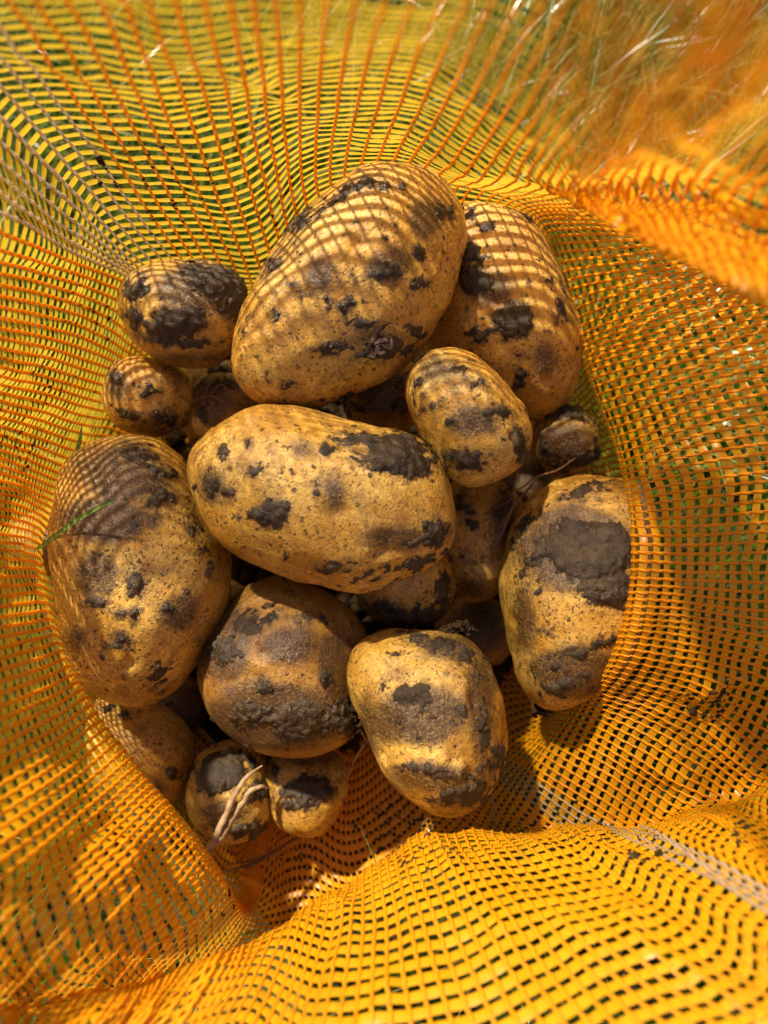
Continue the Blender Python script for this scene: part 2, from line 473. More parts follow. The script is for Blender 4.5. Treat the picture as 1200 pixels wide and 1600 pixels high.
# long folds may pass the ground: keep the cloth above it
G[..., 2] = np.maximum(G[..., 2], 0.009)

sack = link('mesh_sack', None, label='open sack of orange and yellow woven mesh around the potatoes, lying on the grass', category='sack')
sack.location = (0, 0.03, 0)
OFF = -np.array(sack.location)

def runs(mask):
    r = []; st = None
    for i, m in enumerate(mask):
        if m and st is None: st = i
        if not m and st is not None: r.append((st, i)); st = None
    if st is not None: r.append((st, len(mask)))
    return r

# colour of each cord: two bands of pale cords, as woven into the cloth
lw = lpos
PALE = ((lw > 11.5) & (lw < 13.05)) | ((lw > 28.3) & (lw < 28.72))
def cord_mesh(j):
    V = []; F = []; base = 0
    for (a, b_) in runs(VAL[j]):
        if b_ - a < 8: continue
        P = G[j, a:b_]; Nn = N1[j, a:b_]; La = lat[j, a:b_]
        ph = (np.arange(a, b_) / SUB + 0.0) * pi
        for sgn in (1, -1):
            over = np.abs(np.cos(ph))
            cen = P + Nn * (sgn * 0.00042 * np.cos(ph))[:, None] + La * (sgn * 0.00028 * np.sin(ph))[:, None]
            vw = 1 - .6 * np.interp(lpos[j], [1.5, 3, 8, 9.5], [0, 1, 1, 0]) * np.interp(STN[j, a:b_], [9, 9.6], [0, 1])
            vw = vw * (1 + .25 * np.interp(lpos[j], [15, 17, 30, 32], [0, 1, 1, 0]) * np.interp(STN[j, a:b_], [4, 6], [0, 1]))
            hw = (vw * (0.00021 + 0.00034 * over ** 1.5)) [:, None] * 1.08; th = (0.00014 + 0.00008 * (1 - over))[:, None]
            ring = np.stack([cen + La * hw, cen + Nn * th, cen - La * hw, cen - Nn * th], 1)
            n = len(P); V.append(ring.reshape(-1, 3))
            i = np.arange(n - 1)[:, None] * 4
            for q in range(4):
                F.append(np.hstack([i + q, i + (q + 1) % 4, i + 4 + (q + 1) % 4, i + 4 + q]) + base)
            base += n * 4
    if not V: return None
    return np.vstack(V) + OFF, np.vstack(F)
for j in range(NC):
    r = cord_mesh(j)
    if r is None: continue
    pale = bool(PALE[j])
    o = link('cord', mesh_np('cord', r[0], r[1], (M_WHITE if lpos[j] < 20 else M_DULL) if pale else M_CORD), sack)
    if pale: o['label'] = 'pale greyish white cord of the mesh' if lpos[j] < 20 else 'pale dull cord of the mesh'

# tapes run round the sack, one per SUB samples
for k in range(KT):
    c = k * SUB
    m = VAL[:, c]
    if m.sum() < 6: continue
    seam = runs(np.concatenate([m, m])) if not m.all() else [(0, NC)]
    rr = []
    if m.all(): rr = [(0, NC + 1)]
    else:
        sft = int(np.argmin(m)); mm = np.roll(m, -sft)
        rr = [(a + sft, b_ + sft) for a, b_ in runs(mm)]
    for a, b_ in rr:
        if b_ - a < 12: continue
        V = []; F = []; base = 0
        idx = np.arange(a, b_) % NC
        P = G[idx, c]; Nn = N1[idx, c]; A = along[idx, c]
        n = len(idx)
        # two extra samples between neighbouring cords
        t = np.arange((n - 1) * 3 + 1) / 3.0
        i0 = np.minimum(t.astype(int), n - 2); f = (t - i0)[:, None]
        Pp = P[i0] * (1 - f) + P[i0 + 1] * f
        Np = Nn[i0] * (1 - f) + Nn[i0 + 1] * f; Ap = A[i0] * (1 - f) + A[i0 + 1] * f
        frac = f[:, 0]
        lq = np.interp(lpos[idx][i0], [0, 3, 5, 11.5, 13, 16, 33], [1.0, 1.0, .92, .95, 1.05, 1.08, 1.04])
        veil = np.interp(lpos[idx][i0], [1.5, 3, 7, 9], [0, 1, 1, 0])
        sq = STN[idx[i0], c]
        lq = lq * (1 + veil * np.interp(sq, [5.5, 6.8, 9, 9.35, 11], [0, .8, .7, -.80, -.85])) * (1 - .25 * np.interp(lpos[idx][i0], [6, 8, 12, 14], [0, 1, 1, 0]) * np.interp(sq, [7, 10], [0, 1]))
        lq = lq * (1 + .08 * np.interp(lpos[idx][i0], [15, 17, 29, 31], [0, 1, 1, 0]) * np.interp(sq, [4, 6], [0, 1]))
        hw = lq * 0.00122 + 0.00016 * np.sin(frac * pi) + 0.00014 * noise(np.stack([t * 0.21 + a * 0.21, np.full(len(t), k * 3.3), t * 0], -1))
        tw = 0.34 * noise(np.stack([t * 0.5 + a, np.full(len(t), k * 7.7), t * 0 + 4], -1)) * np.sin(frac * pi)
        bow = 0.00016 * np.sin(frac * pi)
        edge = Ap * np.cos(tw)[:, None] + Np * np.sin(tw)[:, None]
        mid = Pp + Np * bow[:, None]
        L_ = Pp - edge * hw[:, None] - Np * 0.00007
        R_ = Pp + edge * hw[:, None] - Np * 0.00007
        nn = len(t)
        V.append(np.stack([L_, mid + Np * 0.00012, R_], 1).reshape(-1, 3))
        i = np.arange(nn - 1)[:, None] * 3
        for q in range(2):
            F.append(np.hstack([i + q, i + q + 1, i + 4 + q, i + 3 + q]) + base)
        base += nn * 3
        link('tape', mesh_np('tape', np.vstack(V) + OFF, np.vstack(F), M_TAPE), sack)

# ------------------------------------------------------------------ potatoes
def icosphere(sub):
    import bmesh
    bm = bmesh.new(); bmesh.ops.create_icosphere(bm, subdivisions=sub, radius=1)
    V = np.array([v.co[:] for v in bm.verts]); F = np.array([[v.index for v in f.verts] for f in bm.faces])
    bm.free(); return V, F
ICO = {s: icosphere(s) for s in (5, 6, 7)}

def vnormals(V, F):
    fn = np.cross(V[F[:, 1]] - V[F[:, 0]], V[F[:, 2]] - V[F[:, 0]])
    n = np.zeros_like(V)
    for c in range(3): np.add.at(n, F[:, c], fn)
    return n / np.maximum(np.linalg.norm(n, axis=1, keepdims=True), 1e-12)

CAMROT = np.stack([RIGHT, UP, -FWD], 1)   # local -> world
def ellipse(cx, cy, a, b, deg=0, n=16):
    t = np.arange(n) * 2 * pi / n; c, s = cos(radians(deg)), sin(radians(deg))
    return [(cx + a * cos(q) * c - b * sin(q) * s, cy - (a * cos(q) * s + b * sin(q) * c)) for q in t]

def potato(label, outline, d, thick, mud=(), film=(), eyes=(), seed=1, sub=6, skin=None, lump=1.0, mudn=0.0, filmn=0.0, mudmat=None, group=None):
    O = np.array(outline, float)
    # densify outline
    n = len(O); P = []
    for i in range(n):
        for t in np.arange(8) / 8: P.append(cr(O[i - 1], O[i], O[(i + 1) % n], O[(i + 2) % n], t))
    P = np.array(P)
    x0, y0 = (P[:, 0].min() + P[:, 0].max()) / 2, (P[:, 1].min() + P[:, 1].max()) / 2
    # the outline is the silhouette of a thick body: its middle section is a bit smaller
    k = d / FPX
    tt = thick / d
    shrink = 1 - 0.5 * tt * tt
    q = np.stack([(P[:, 0] - x0) * k, -(P[:, 1] - y0) * k], 1) * shrink
    cen = q.mean(0); qq = q - 0
    cov = np.cov(qq.T); ev, E = np.linalg.eigh(cov)
    rad = np.hypot(q[:, 0], q[:, 1]); ph = np.arctan2(q[:, 1], q[:, 0])
    order = np.argsort(ph); phs = ph[order]; rs = rad[order]
    phs = np.concatenate([phs - 2 * pi, phs, phs + 2 * pi]); rs = np.concatenate([rs] * 3)
    a = math.sqrt(2 * ev[1]); b = math.sqrt(2 * ev[0])
    e1 = E[:, 1]; e2 = E[:, 0]
    V0, F = ICO[sub]
    # point on unit sphere -> ellipsoid with axes along e1, e2
    X = V0[:, 0:1] * e1[None] * a + V0[:, 1:2] * e2[None] * b
    th = np.arctan2(X[:, 1], X[:, 0])
    Rell = 1 / np.sqrt(((np.cos(th) * e1[0] + np.sin(th) * e1[1]) / a) ** 2 + ((np.cos(th) * e2[0] + np.sin(th) * e2[1]) / b) ** 2)
    ratio = np.interp(th, phs, rs) / Rell
    rxy = np.hypot(V0[:, 0], V0[:, 1])
    wgt = np.clip(rxy * 1.35, 0, 1); wgt = wgt * wgt * (3 - 2 * wgt)
    X = X * (1 + (ratio - 1) * wgt)[:, None]
    Z = V0[:, 2] * thick
    V = np.stack([X[:, 0], X[:, 1], Z], 1)
    n = vnormals(V, F)
    size = (a + b + thick) / 3
    V = V + n * (lump * size * (0.075 * noise(V / size * 0.9, seed) + 0.030 * noise(V / size * 2.0, seed + 9) + 0.010 * noise(V / size * 5, seed + 10)))[:, None]
    centre = at(np.array(x0), np.array(y0), np.array(d))
    def world(V): return centre + V @ CAMROT.T
    px, py, _ = to_px(world(V))
    front = np.clip(n[:, 2] * 2.5 + 0.6, 0, 1)
    for (ex, ey, er, ed) in eyes:
        g = np.exp(-(((px - ex) ** 2 + ((py - ey) * 1.6) ** 2) / er ** 2)) * front
        V = V - n * (ed * 0.001 * g)[:, None]
    n = vnormals(V, F)
    # random shallow eyes
    r2 = np.random.default_rng(int(seed * 100))
    for _ in range(7):
        c = r2.normal(size=3); c /= np.linalg.norm(c)
        dd = np.linalg.norm(V0 - c, axis=1)
        V = V - n * (0.0012 * np.exp(-(dd / 0.06) ** 2) - 0.0006 * np.exp(-((dd - 0.14) / 0.06) ** 2) * (V0[:, 1] > c[1]))[:, None]
    V = V + n * (0.00010 * fbm(V * 700, seed + 3, 2))[:, None]
    rag = fbm(V * 210, seed + 4, 5, 0.72); rag2 = fbm(V * 90, seed + 5, 3, 0.6)
    def field(blobs, base, soft):
        f = np.full(len(V), -9.0)
        for bl in blobs:
            bx, by, rx, ry = bl[:4]; an = radians(bl[4]) if len(bl) > 4 else 0
            dx = px - bx; dy = -(py - by)
            u = (dx * cos(an) + dy * sin(an)) / rx; v = (-dx * sin(an) + dy * cos(an)) / ry
            g = 1 - np.sqrt(u * u + v * v)
            g = g * min(rx, ry) / 22.0
            f = np.maximum(f, np.where(n[:, 2] > -0.15, g, -9))
        return f
    mf = field(mud, 0, 0)
    mf = np.clip(mf, -3, 1.1) + rag * 0.46 + rag2 * 0.16 - 0.05
    # scattered bits everywhere
    sc = fbm(V * 130, seed + 7, 4, 0.65) + 0.35 * noise(V * 45, seed + 8)
    mf = np.maximum(mf, (sc - (1.02 - mudn)) * 1.3)
    ff = field(film, 0, 0)
    ff = np.clip(ff * 0.7 + 0.35, 0, 1)
    ff = np.maximum(ff, np.clip(mf * 0.8 + 0.55, 0, 0.75))
    ff = np.clip(ff + (filmn + .15) * (0.5 + noise(V * 40, seed + 6)), 0, 1)
    name = 'potato'
    me = mesh_np(name, V, F, skin or M_SKIN)
    attr(me, 'film', ff)
    ob = link(name, me, label=label, category='potato')
    if group: ob['group'] = group
    M = Matrix.Translation(Vector(centre)) @ R3.to_4x4()
    ob.matrix_world = M
    # mud: raised crust whose rim dips under the skin
    n = vnormals(V, F)
    crust = fbm(V * 420, seed + 12, 3, 0.6)
    h = 0.0019 * (1 - np.exp(-np.clip(mf, -0.5, 2) * 1.8)) + 0.00065 * crust * np.clip(mf * 3, 0, 1)
    h = np.where(mf < 0, -0.0012 * np.clip(-mf * 3, 0, 1), h)
    MV = V + n * h[:, None]
    keep = (mf[F] > -0.12).all(1) & (mf[F] > -0.02).any(1)
    FF = F[keep]
    if len(FF):
        # split into islands
        par = np.arange(len(V))
        changed = True
        lab = np.arange(len(V))
        used = np.unique(FF)
        E_ = np.vstack([FF[:, [0, 1]], FF[:, [1, 2]], FF[:, [2, 0]]])
        while True:
            mn = np.minimum(lab[E_[:, 0]], lab[E_[:, 1]])
            new = lab.copy()
            np.minimum.at(new, E_[:, 0], mn); np.minimum.at(new, E_[:, 1], mn)
            new = new[new]
            if (new == lab).all(): break
            lab = new
        fl = lab[FF[:, 0]]
        ids, cnt = np.unique(fl, return_counts=True)
        vis = []
        crumbs = []
        areaf = 0.5 * np.linalg.norm(np.cross(V[FF[:, 1]] - V[FF[:, 0]], V[FF[:, 2]] - V[FF[:, 0]]), axis=1)
        for i_, c_ in zip(ids, cnt):
            sel = fl == i_
            if areaf[sel].sum() > 1.1e-5: vis.append((areaf[sel].sum(), sel))
            else: crumbs.append(sel)
        vis.sort(key=lambda z: -z[0])
        for _, s_ in vis[12:]: crumbs.append(s_)
        def mk(nm, sel, **kw):
            f_ = FF[sel]; u_, inv = np.unique(f_, return_inverse=True)
            mm = mesh_np(nm, MV[u_], inv.reshape(-1, 3), mudmat or M_MUD)
            attr(mm, 'thick', mf[u_])
            return link(nm, mm, ob, **kw)
        for _, s_ in vis[:12]: mk('mud_patch', s_)
        if crumbs:
            s_ = np.any(crumbs, axis=0) if len(crumbs) > 1 else crumbs[0]
            mk('mud_crumbs', s_, kind='stuff')
    return ob

# 1 top
potato('large wet pear-shaped potato on top, lying against the far side of the sack',
  [(640,266),(692,284),(724,320),(734,370),(724,430),(700,492),(655,548),(600,592),(545,615),(495,637),(440,640),(395,628),(368,598),(364,550),(376,495),(400,452),(426,405),(452,368),(490,325),(530,293),(582,270)],
  .303, .034, seed=1.3, sub=7,
  mud=[(600,425,24,17),(562,505,18,10),(605,545,42,17,15),(530,475,18,10),(520,540,26,12),(545,300,50,8,30),(470,345,26,9,50),(430,410,18,8,60),(645,520,18,10),(655,445,14,9),(450,600,10,6),(597,292,26,8),(455,445,7,5),(690,330,14,16),(655,395,10,9)],
  film=[(620,410,40,26),(600,530,60,20),(665,340,30,36),(500,430,26,30)], eyes=[(500,560,16,1.6),(610,510,14,1.5),(560,585,12,1.2)], mudn=.12, filmn=.20)
# 2 behind right
potato('large pale potato with two thick black mud lumps, behind the uppermost one',
  [(735,322),(790,328),(835,360),(868,420),(895,500),(906,570),(890,625),(845,655),(790,640),(730,600),(680,560),(660,480),(670,400),(700,345)],
  .340, .036, seed=2.1, sub=7,
  mud=[(745,435,34,24,-20),(802,500,32,30),(742,520,17,15),(812,588,12,20),(760,352,12,8),(738,395,22,16,-30),(735,335,16,8),(860,440,8,6),(838,345,18,8,-30),(880,480,8,20)],
  film=[(760,450,44,30),(850,560,24,30)], eyes=[(780,470,14,1.2)], mudn=.12, filmn=.12)
# 3 upper left
potato('small potato with a glossy black mud coat, below the pale cords of the sack',
  [(190,478),(205,440),(250,415),(310,407),(355,420),(385,455),(388,500),(370,545),(325,570),(275,573),(230,552),(200,520)],
  .318, .026, seed=3.7, sub=6,
  mud=[(335,440,58,26,-20),(275,505,52,26,15),(215,450,24,18,40),(370,478,20,30),(300,535,24,8),(212,490,14,24)],
  film=[(280,560,70,14),(300,450,60,40)], mudn=.25, filmn=.15)
# 4 mid small
potato('small bright yellow potato with a muddy right end, leaning on the large pale one behind',
  [(634,622),(645,580),(680,552),(725,550),(765,572),(805,620),(832,670),(830,710),(800,745),(750,760),(710,752),(675,720),(650,675)],
  .300, .028, seed=4.4, sub=6,
  mud=[(728,718,34,17,8),(812,700,16,36,25),(720,576,13,8),(765,645,12,10),(690,620,22,5,40),(655,600,10,14),(700,660,8,6),(785,640,16,8,-40),(745,600,12,5)],
  film=[(680,575,40,20),(740,660,50,30)], mudn=.14, filmn=.08)
# 5
potato('small round tan potato at the left, just below the glossy muddy one',
  [(162,610),(180,572),(220,558),(262,566),(295,592),(300,630),(282,665),(240,680),(195,672),(170,645)],
  .332, .020, seed=5.2, sub=6,
  mud=[(230,612,14,9),(265,655,26,10),(200,650,20,8,-20),(180,590,12,16)],
  film=[(230,670,60,16),(180,600,22,30),(280,590,20,20)], mudn=.10, filmn=.22)
# 8 centre
potato('big yellow potato at the centre of the pile, its right shoulder coated with grey mud',
  [(302,742),(312,700),(350,660),(410,640),(480,641),(550,655),(620,672),(665,700),(692,745),(706,800),(698,850),(660,885),(600,912),(545,920),(480,905),(410,880),(350,845),(318,800)],
  .297, .036, seed=6.6, sub=7,
  mud=[(418,805,35,21,8),(622,712,62,34,-12),(565,688,46,12,-8),(678,832,22,24),(640,850,15,9),(400,735,15,10),(386,692,7,9),(353,708,10,11),(328,760,14,22),(497,766,9,17),(510,700,14,9),(515,888,28,10),(640,880,60,9,15),(655,915,30,12),(350,770,8,6),(455,870,10,6)],
  film=[(470,700,26,18),(520,770,22,40),(620,840,60,25),(520,885,50,14),(330,760,26,36),(420,800,40,24)],
  eyes=[(530,800,22,1.4),(600,840,18,1.2),(500,905,16,1.6)], mudn=.08, filmn=.05)
# 9 left
potato('big tan potato at the left side of the sack, crossed by a green grass blade',
  [(92,790),(108,730),(150,690),(205,680),(255,695),(295,740),(325,800),(350,850),(358,900),(350,960),(318,1025),(270,1078),(215,1102),(165,1090),(125,1050),(105,990),(95,920),(90,850)],
  .312, .038, seed=7.9, sub=7,
  mud=[(245,775,18,14),(212,912,12,17),(187,1001,15,9),(248,1050,13,21),(208,962,6,9),(300,828,9,11),(222,710,30,12,-20),(250,735,22,8,-20),(205,822,8,8),(240,815,9,10),(148,940,10,7),(190,960,6,4),(262,950,12,8)],
  film=[(190,740,80,46),(160,810,66,36),(280,960,36,30),(150,900,36,36),(310,1000,14,20),(120,1000,16,22)],
  eyes=[(155,790,10,1.0),(205,1080,14,1.0),(190,840,40,.8)], mudn=.09, filmn=.34)
# 10 centre bottom
potato('round brown potato caked with flat mud patches, below the central potato',
  [(316,1060),(325,990),(365,935),(425,905),(490,915),(540,945),(570,1000),(566,1080),(560,1140),(510,1172),(440,1175),(375,1150),(335,1110)],
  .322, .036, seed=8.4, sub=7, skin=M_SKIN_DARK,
  mud=[(392,975,26,17),(352,1015,28,26),(395,1115,34,22),(470,1125,52,36),(505,1060,14,20),(410,1075,20,14),(540,1120,30,32),(445,1155,14,8),(480,965,12,8),(420,960,10,6)],
  film=[(440,1120,110,60),(350,1000,50,60),(530,1050,40,70),(450,1010,50,30)], mudn=.18, filmn=.26)
# 14 bottom right
potato('oval tan potato with a dark ridge of mud down its right side, at the front',
  [(543,1050),(558,1010),(600,988),(655,980),(712,984),(752,1012),(780,1065),(795,1125),(788,1180),(766,1228),(728,1260),(692,1266),(648,1250),(608,1215),(578,1165),(554,1105)],
  .303, .036, seed=9.1, sub=7,
  mud=[(640,1088,32,17,10),(695,1012,52,14,-18),(742,1050,11,20),(757,1130,7,42,-4),(672,1205,50,9,-10),(725,1240,44,18,10),(620,1025,9,6),(720,1110,9,9),(660,1122,36,8),(600,1080,6,12),(780,1190,12,26)],
  film=[(650,1120,90,50),(700,1010,70,26),(670,1215,90,30),(750,1100,26,90),(580,1130,20,60)],
  eyes=[(650,1030,10,1.0),(600,1060,12,.8)], mudn=.08, filmn=.18)
# 13 right
potato('large potato at the right, its upper half under thick grey mud',
  [(783,930),(792,860),(815,805),(850,765),(900,743),(960,745),(1005,775),(1018,850),(1010,940),(985,1010),(945,1065),(895,1098),(850,1106),(815,1080),(795,1020)],
  .316, .036, seed=10.3, sub=7,
  mud=[(922,858,78,50,-8),(910,768,32,12,12),(960,920,50,30),(838,870,16,34,-25),(905,1020,60,14,20),(850,985,8,5),(880,1070,46,16,10),(825,820,10,22,-30),(840,925,9,9)],
  film=[(900,1050,80,50),(900,860,100,70),(820,960,20,60)], mudn=.14, filmn=.10)
# 11 under centre
potato('mostly hidden potato poking out under the right end of the central potato',
  ellipse(632,905,82,74,10), .335, .026, seed=11.2, sub=6,
  mud=[(655,965,52,18,10),(690,925,14,30),(600,950,26,10)], film=[(640,970,70,22)], mudn=.14, filmn=.2)
# 12
potato('shaded yellow potato between the big central potato and the mud-slabbed right one',
  [(680,800),(700,760),(750,742),(800,760),(822,810),(815,870),(785,920),(740,940),(700,915),(680,860)],
  .350, .027, seed=12.7, sub=6, mud=[(728,795,18,10,-30),(745,820,12,6,-30),(790,800,14,30),(720,870,8,5)], film=[(790,800,30,60),(740,920,40,20)], mudn=.14, filmn=.15)
# 15,16,17
potato('small round potato with one oval mud patch, beside the one with the dry stem',
  [(414,1215),(425,1180),(460,1165),(505,1170),(535,1190),(543,1230),(528,1275),(490,1300),(450,1295),(425,1265)],
  .345, .022, seed=13.5, sub=6, mud=[(478,1238,48,27,8),(430,1200,8,14)], film=[(480,1190,50,16)], mudn=.06, filmn=.1)
potato('small round muddy potato under the pale dry stem, at the bottom of the sack',
  [(296,1235),(305,1185),(340,1158),(385,1160),(415,1185),(430,1235),(425,1280),(395,1306),(350,1308),(312,1285)],
  .340, .024, seed=14.8, sub=6, mud=[(345,1208,44,34,20),(400,1235,26,18,30),(385,1296,44,13),(395,1190,10,12)], film=[(360,1270,50,26)], mudn=.12, filmn=.15)
potato('smooth yellow speckled potato tucked under the fabric fold at the lower left',
  [(145,1150),(150,1105),(170,1085),(210,1090),(260,1115),(295,1155),(302,1200),(285,1245),(245,1265),(195,1250),(155,1205)],
  .345, .026, seed=15.1, sub=6, mud=[(270,1210,10,7),(180,1110,16,5,-20)], film=[(240,1230,30,14)], mudn=.06, filmn=.05)
# 18
potato('little potato with a shiny yellow spot, squeezed against the right wall of the sack',
  ellipse(882,690,52,56,20), .345, .022, seed=16.3, sub=6, mud=[(905,718,34,14,20),(880,642,36,14),(850,690,10,24)], film=[(880,700,50,40)], mudn=.2, filmn=.2)
# 6, 7
potato('half hidden potato with fine rootlets, right of the small round tan one',
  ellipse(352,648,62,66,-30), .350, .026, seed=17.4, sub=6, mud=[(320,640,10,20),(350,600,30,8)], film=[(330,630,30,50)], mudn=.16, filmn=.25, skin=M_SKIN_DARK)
potato('knobbly potato deep in the gap under the uppermost potato',
  ellipse(602,622,72,62,10), .352, .026, seed=18.9, sub=6, mud=[(560,640,16,8),(620,600,10,8)], film=[(600,610,60,40)], mudn=.28, filmn=.2, lump=2.2)
# deep ones; the hidden filler ones are added to block light in gaps
deep = [
 ('deep-lying potato seen in the dark gap right of the oval tan one', 745,985,64,54,.378),
 ('deep-lying potato in the dark gap above the smooth speckled one', 275,1105,56,50,.380),
 ('dirt-covered potato at the far left of the sack, behind the grass blade', 92,850,50,70,.372),
 ('deep-lying potato in the dark gap under the little right-hand one', 815,765,60,50,.378),
 ('filler potato added to block light in the gap beside the glossy muddy one', 420,560,66,58,.388),
 ('filler potato added to block light in the gap left of the round brown one', 330,960,70,60,.392),
]
for i, (lb, x, y, a, b_, d) in enumerate(deep):
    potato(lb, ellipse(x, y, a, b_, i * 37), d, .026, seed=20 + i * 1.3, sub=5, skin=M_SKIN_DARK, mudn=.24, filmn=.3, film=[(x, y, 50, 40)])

# ------------------------------------------------------------------ stems, roots, sprouts
def tube(pts, radii, sides=7, flat=1.0, twist=0.0, rough=0.0, seed=0):
    K = np.array(pts, float); C = sample_curve(K, 8)
    R = np.interp(np.linspace(0, 1, len(C)), np.linspace(0, 1, len(radii)), radii)
    T = np.gradient(C, axis=0); T /= np.linalg.norm(T, axis=1, keepdims=True)
    a = np.cross(T, -FWD); a /= np.maximum(np.linalg.norm(a, axis=1, keepdims=True), 1e-6); b = np.cross(T, a)
    V = []
    for i in range(len(C)):
        for s in range(sides):
            q = 2 * pi * s / sides
            ru = 1 + rough * noise(np.array([C[i][0] * 300 + s * 2.1, C[i][1] * 300, seed]))
            V.append(C[i] + R[i] * ru * (a[i] * cos(q + twist * i) + b[i] * flat * sin(q + twist * i)))
    F = []
    for i in range(len(C) - 1):
        for s in range(sides):
            F.append([i * sides + s, i * sides + (s + 1) % sides, (i + 1) * sides + (s + 1) % sides, (i + 1) * sides + s])
    return np.array(V), np.array(F)
def px3(l): return [at(np.array(float(x)), np.array(float(y)), np.array(float(d))) for x, y, d in l]
def tubes(name, specs, mat, **props):
    V = []; F = []; b = 0
    for i, (pts, radii, kw) in enumerate(specs):
        v, f = tube(px3(pts), radii, seed=i, **kw); V.append(v); F.append(f + b); b += len(v)
    return link(name, mesh_np(name, np.vstack(V), np.vstack(F), mat), **props)

stem = tubes('dry_stem', [([(328,1335,.305),(335,1312,.305),(352,1275,.306),(368,1240,.308),(385,1215,.31),(410,1196,.311)], [.0020,.0017,.0014,.0012,.0009,.0003], dict(rough=.5)),
 ([(340,1318,.306),(358,1285,.308),(378,1255,.31),(392,1236,.312),(408,1229,.314),(418,1232,.316)], [.0016,.0015,.0014,.0013,.0009,.0004], dict(rough=.5))],
 M_STRAW, label='pale split dry stem lying across the small muddy potato at the bottom', category='stem')
tubes('root', [([(350,1362,.352),(395,1350,.35),(430,1330,.350),(465,1310,.350),(492,1300,.350)], [.0004,.0009,.0008,.0007,.0003], dict(rough=.6)),
 ([(355,1352,.35),(400,1342,.349),(440,1322,.349)], [.0003,.0005,.0002], {})],
 M_ROOT, label='thin brown root lying on the mesh at the bottom of the sack', category='root')
tubes('root', [([(572,1160,.325),(563,1172,.326),(553,1190,.33),(545,1212,.335)], [.0006,.0005,.0005,.0003], dict(rough=.4)),
 ([(560,1110,.318),(556,1125,.315),(566,1145,.316),(575,1160,.32)], [.0003,.0004,.0004,.0003], {})],
 M_STRAW, label='short root hanging between the round brown potato and the oval tan one', category='root')
tubes('root', [([(835,755,.318),(800,795,.318),(782,830,.318),(768,872,.32),(772,900,.322)], [.0005,.0009,.0011,.0009,.0004], dict(rough=.9)),
 ([(900,715,.325),(870,735,.32),(840,745,.317),(810,765,.318)], [.0003,.0005,.0005,.0003], dict(rough=.5)),
 ([(805,780,.318),(790,820,.315),(778,850,.317)], [.0004,.0006,.0004], dict(rough=.8)),
 ([(740,810,.328),(765,800,.325),(800,780,.32)], [.0003,.0004,.0003], {})],
 M_ROOT, label='dark shaggy root beside the left edge of the mud-slabbed potato', category='root')
tubes('rootlet', [([(330,615,.325),(345,600,.322),(360,612,.32),(378,604,.32)], [.0003,.0003,.0003,.0002], {}),
 ([(305,625,.325),(330,618,.322),(352,628,.322),(372,622,.322)], [.0002,.0003,.0003,.0002], {}),
 ([(318,640,.326),(322,610,.324),(340,585,.323)], [.0002,.0003,.0002], {})],
 M_ROOT, label='fine curled rootlets on the half hidden potato left of centre', category='rootlet')
def sprout(label, cx, cy, d, s, seed, n=9):
    r = np.random.default_rng(seed); sp = []
    for i in range(n):
        a = r.uniform(-2.0, -1.0) if i % 2 else r.uniform(0, 2 * pi)
        l = r.uniform(.5, 1) * s
        x1, y1 = cx + cos(a) * l * .5 + r.normal() * s * .15, cy - sin(a) * l * .6 + r.normal() * s * .2
        sp.append(([(cx + r.normal() * s * .12, cy + r.normal() * s * .2, d), (x1, y1, d - r.uniform(.001, .004)), (x1 + r.normal() * s * .25, y1 + r.normal() * s * .3, d - r.uniform(0, .004))],
                   [.0011, .0009, .0003], dict(flat=.4, rough=1.2, twist=.3)))
    tubes('sprout', sp, M_SPROUT, label=label, category='sprout')
sprout('withered dark red sprout on the underside of the uppermost potato', 590, 535, .276, 34, 4, 12)
sprout('withered dark sprout standing in the gap above the central potato', 542, 625, .305, 26, 8, 9)
# green blade on the left potato
gb = [(55,860,.292),(85,838,.280),(120,812,.271),(155,792,.267),(184,779,.266)]
K = np.array(px3(gb)); Cc = sample_curve(K, 8)
T = np.gradient(Cc, axis=0); T /= np.linalg.norm(T, axis=1, keepdims=True)
sd_ = np.cross(T, -FWD); sd_ /= np.linalg.norm(sd_, axis=1, keepdims=True)
wd = np.interp(np.linspace(0, 1, len(Cc)), [0, .5, .85, 1], [.0007, .0009, .0006, .0001])[:, None]
V = np.stack([Cc - sd_ * wd + FWD * 0 , Cc + FWD * .0005, Cc + sd_ * wd], 1).reshape(-1, 3)
i = np.arange(len(Cc) - 1)[:, None] * 3
F = np.vstack([np.hstack([i + q, i + q + 1, i + q + 4, i + q + 3]) for q in (0, 1)])
link('grass_blade', mesh_np('grass_blade', V, F, M_FRESH), label='single green grass blade lying across the big left potato', category='grass blade')
gb = [(92,760,.31),(105,730,.304),(122,700,.30),(128,665,.298)]
K = np.array(px3(gb)); Cc = sample_curve(K, 8)
T = np.gradient(Cc, axis=0); T /= np.linalg.norm(T, axis=1, keepdims=True)
sd_ = np.cross(T, -FWD); sd_ /= np.linalg.norm(sd_, axis=1, keepdims=True)
wd = np.interp(np.linspace(0, 1, len(Cc)), [0, .5, .85, 1], [.0011, .0011, .0007, .0001])[:, None]
V = np.stack([Cc - sd_ * wd, Cc + FWD * .0005, Cc + sd_ * wd], 1).reshape(-1, 3)
i = np.arange(len(Cc) - 1)[:, None] * 3
F = np.vstack([np.hstack([i + q, i + q + 1, i + q + 4, i + q + 3]) for q in (0, 1)])
link('grass_blade', mesh_np('grass_blade', V, F, M_FRESH), label='short dull green grass blade between the big left potato and the mesh', category='grass blade')

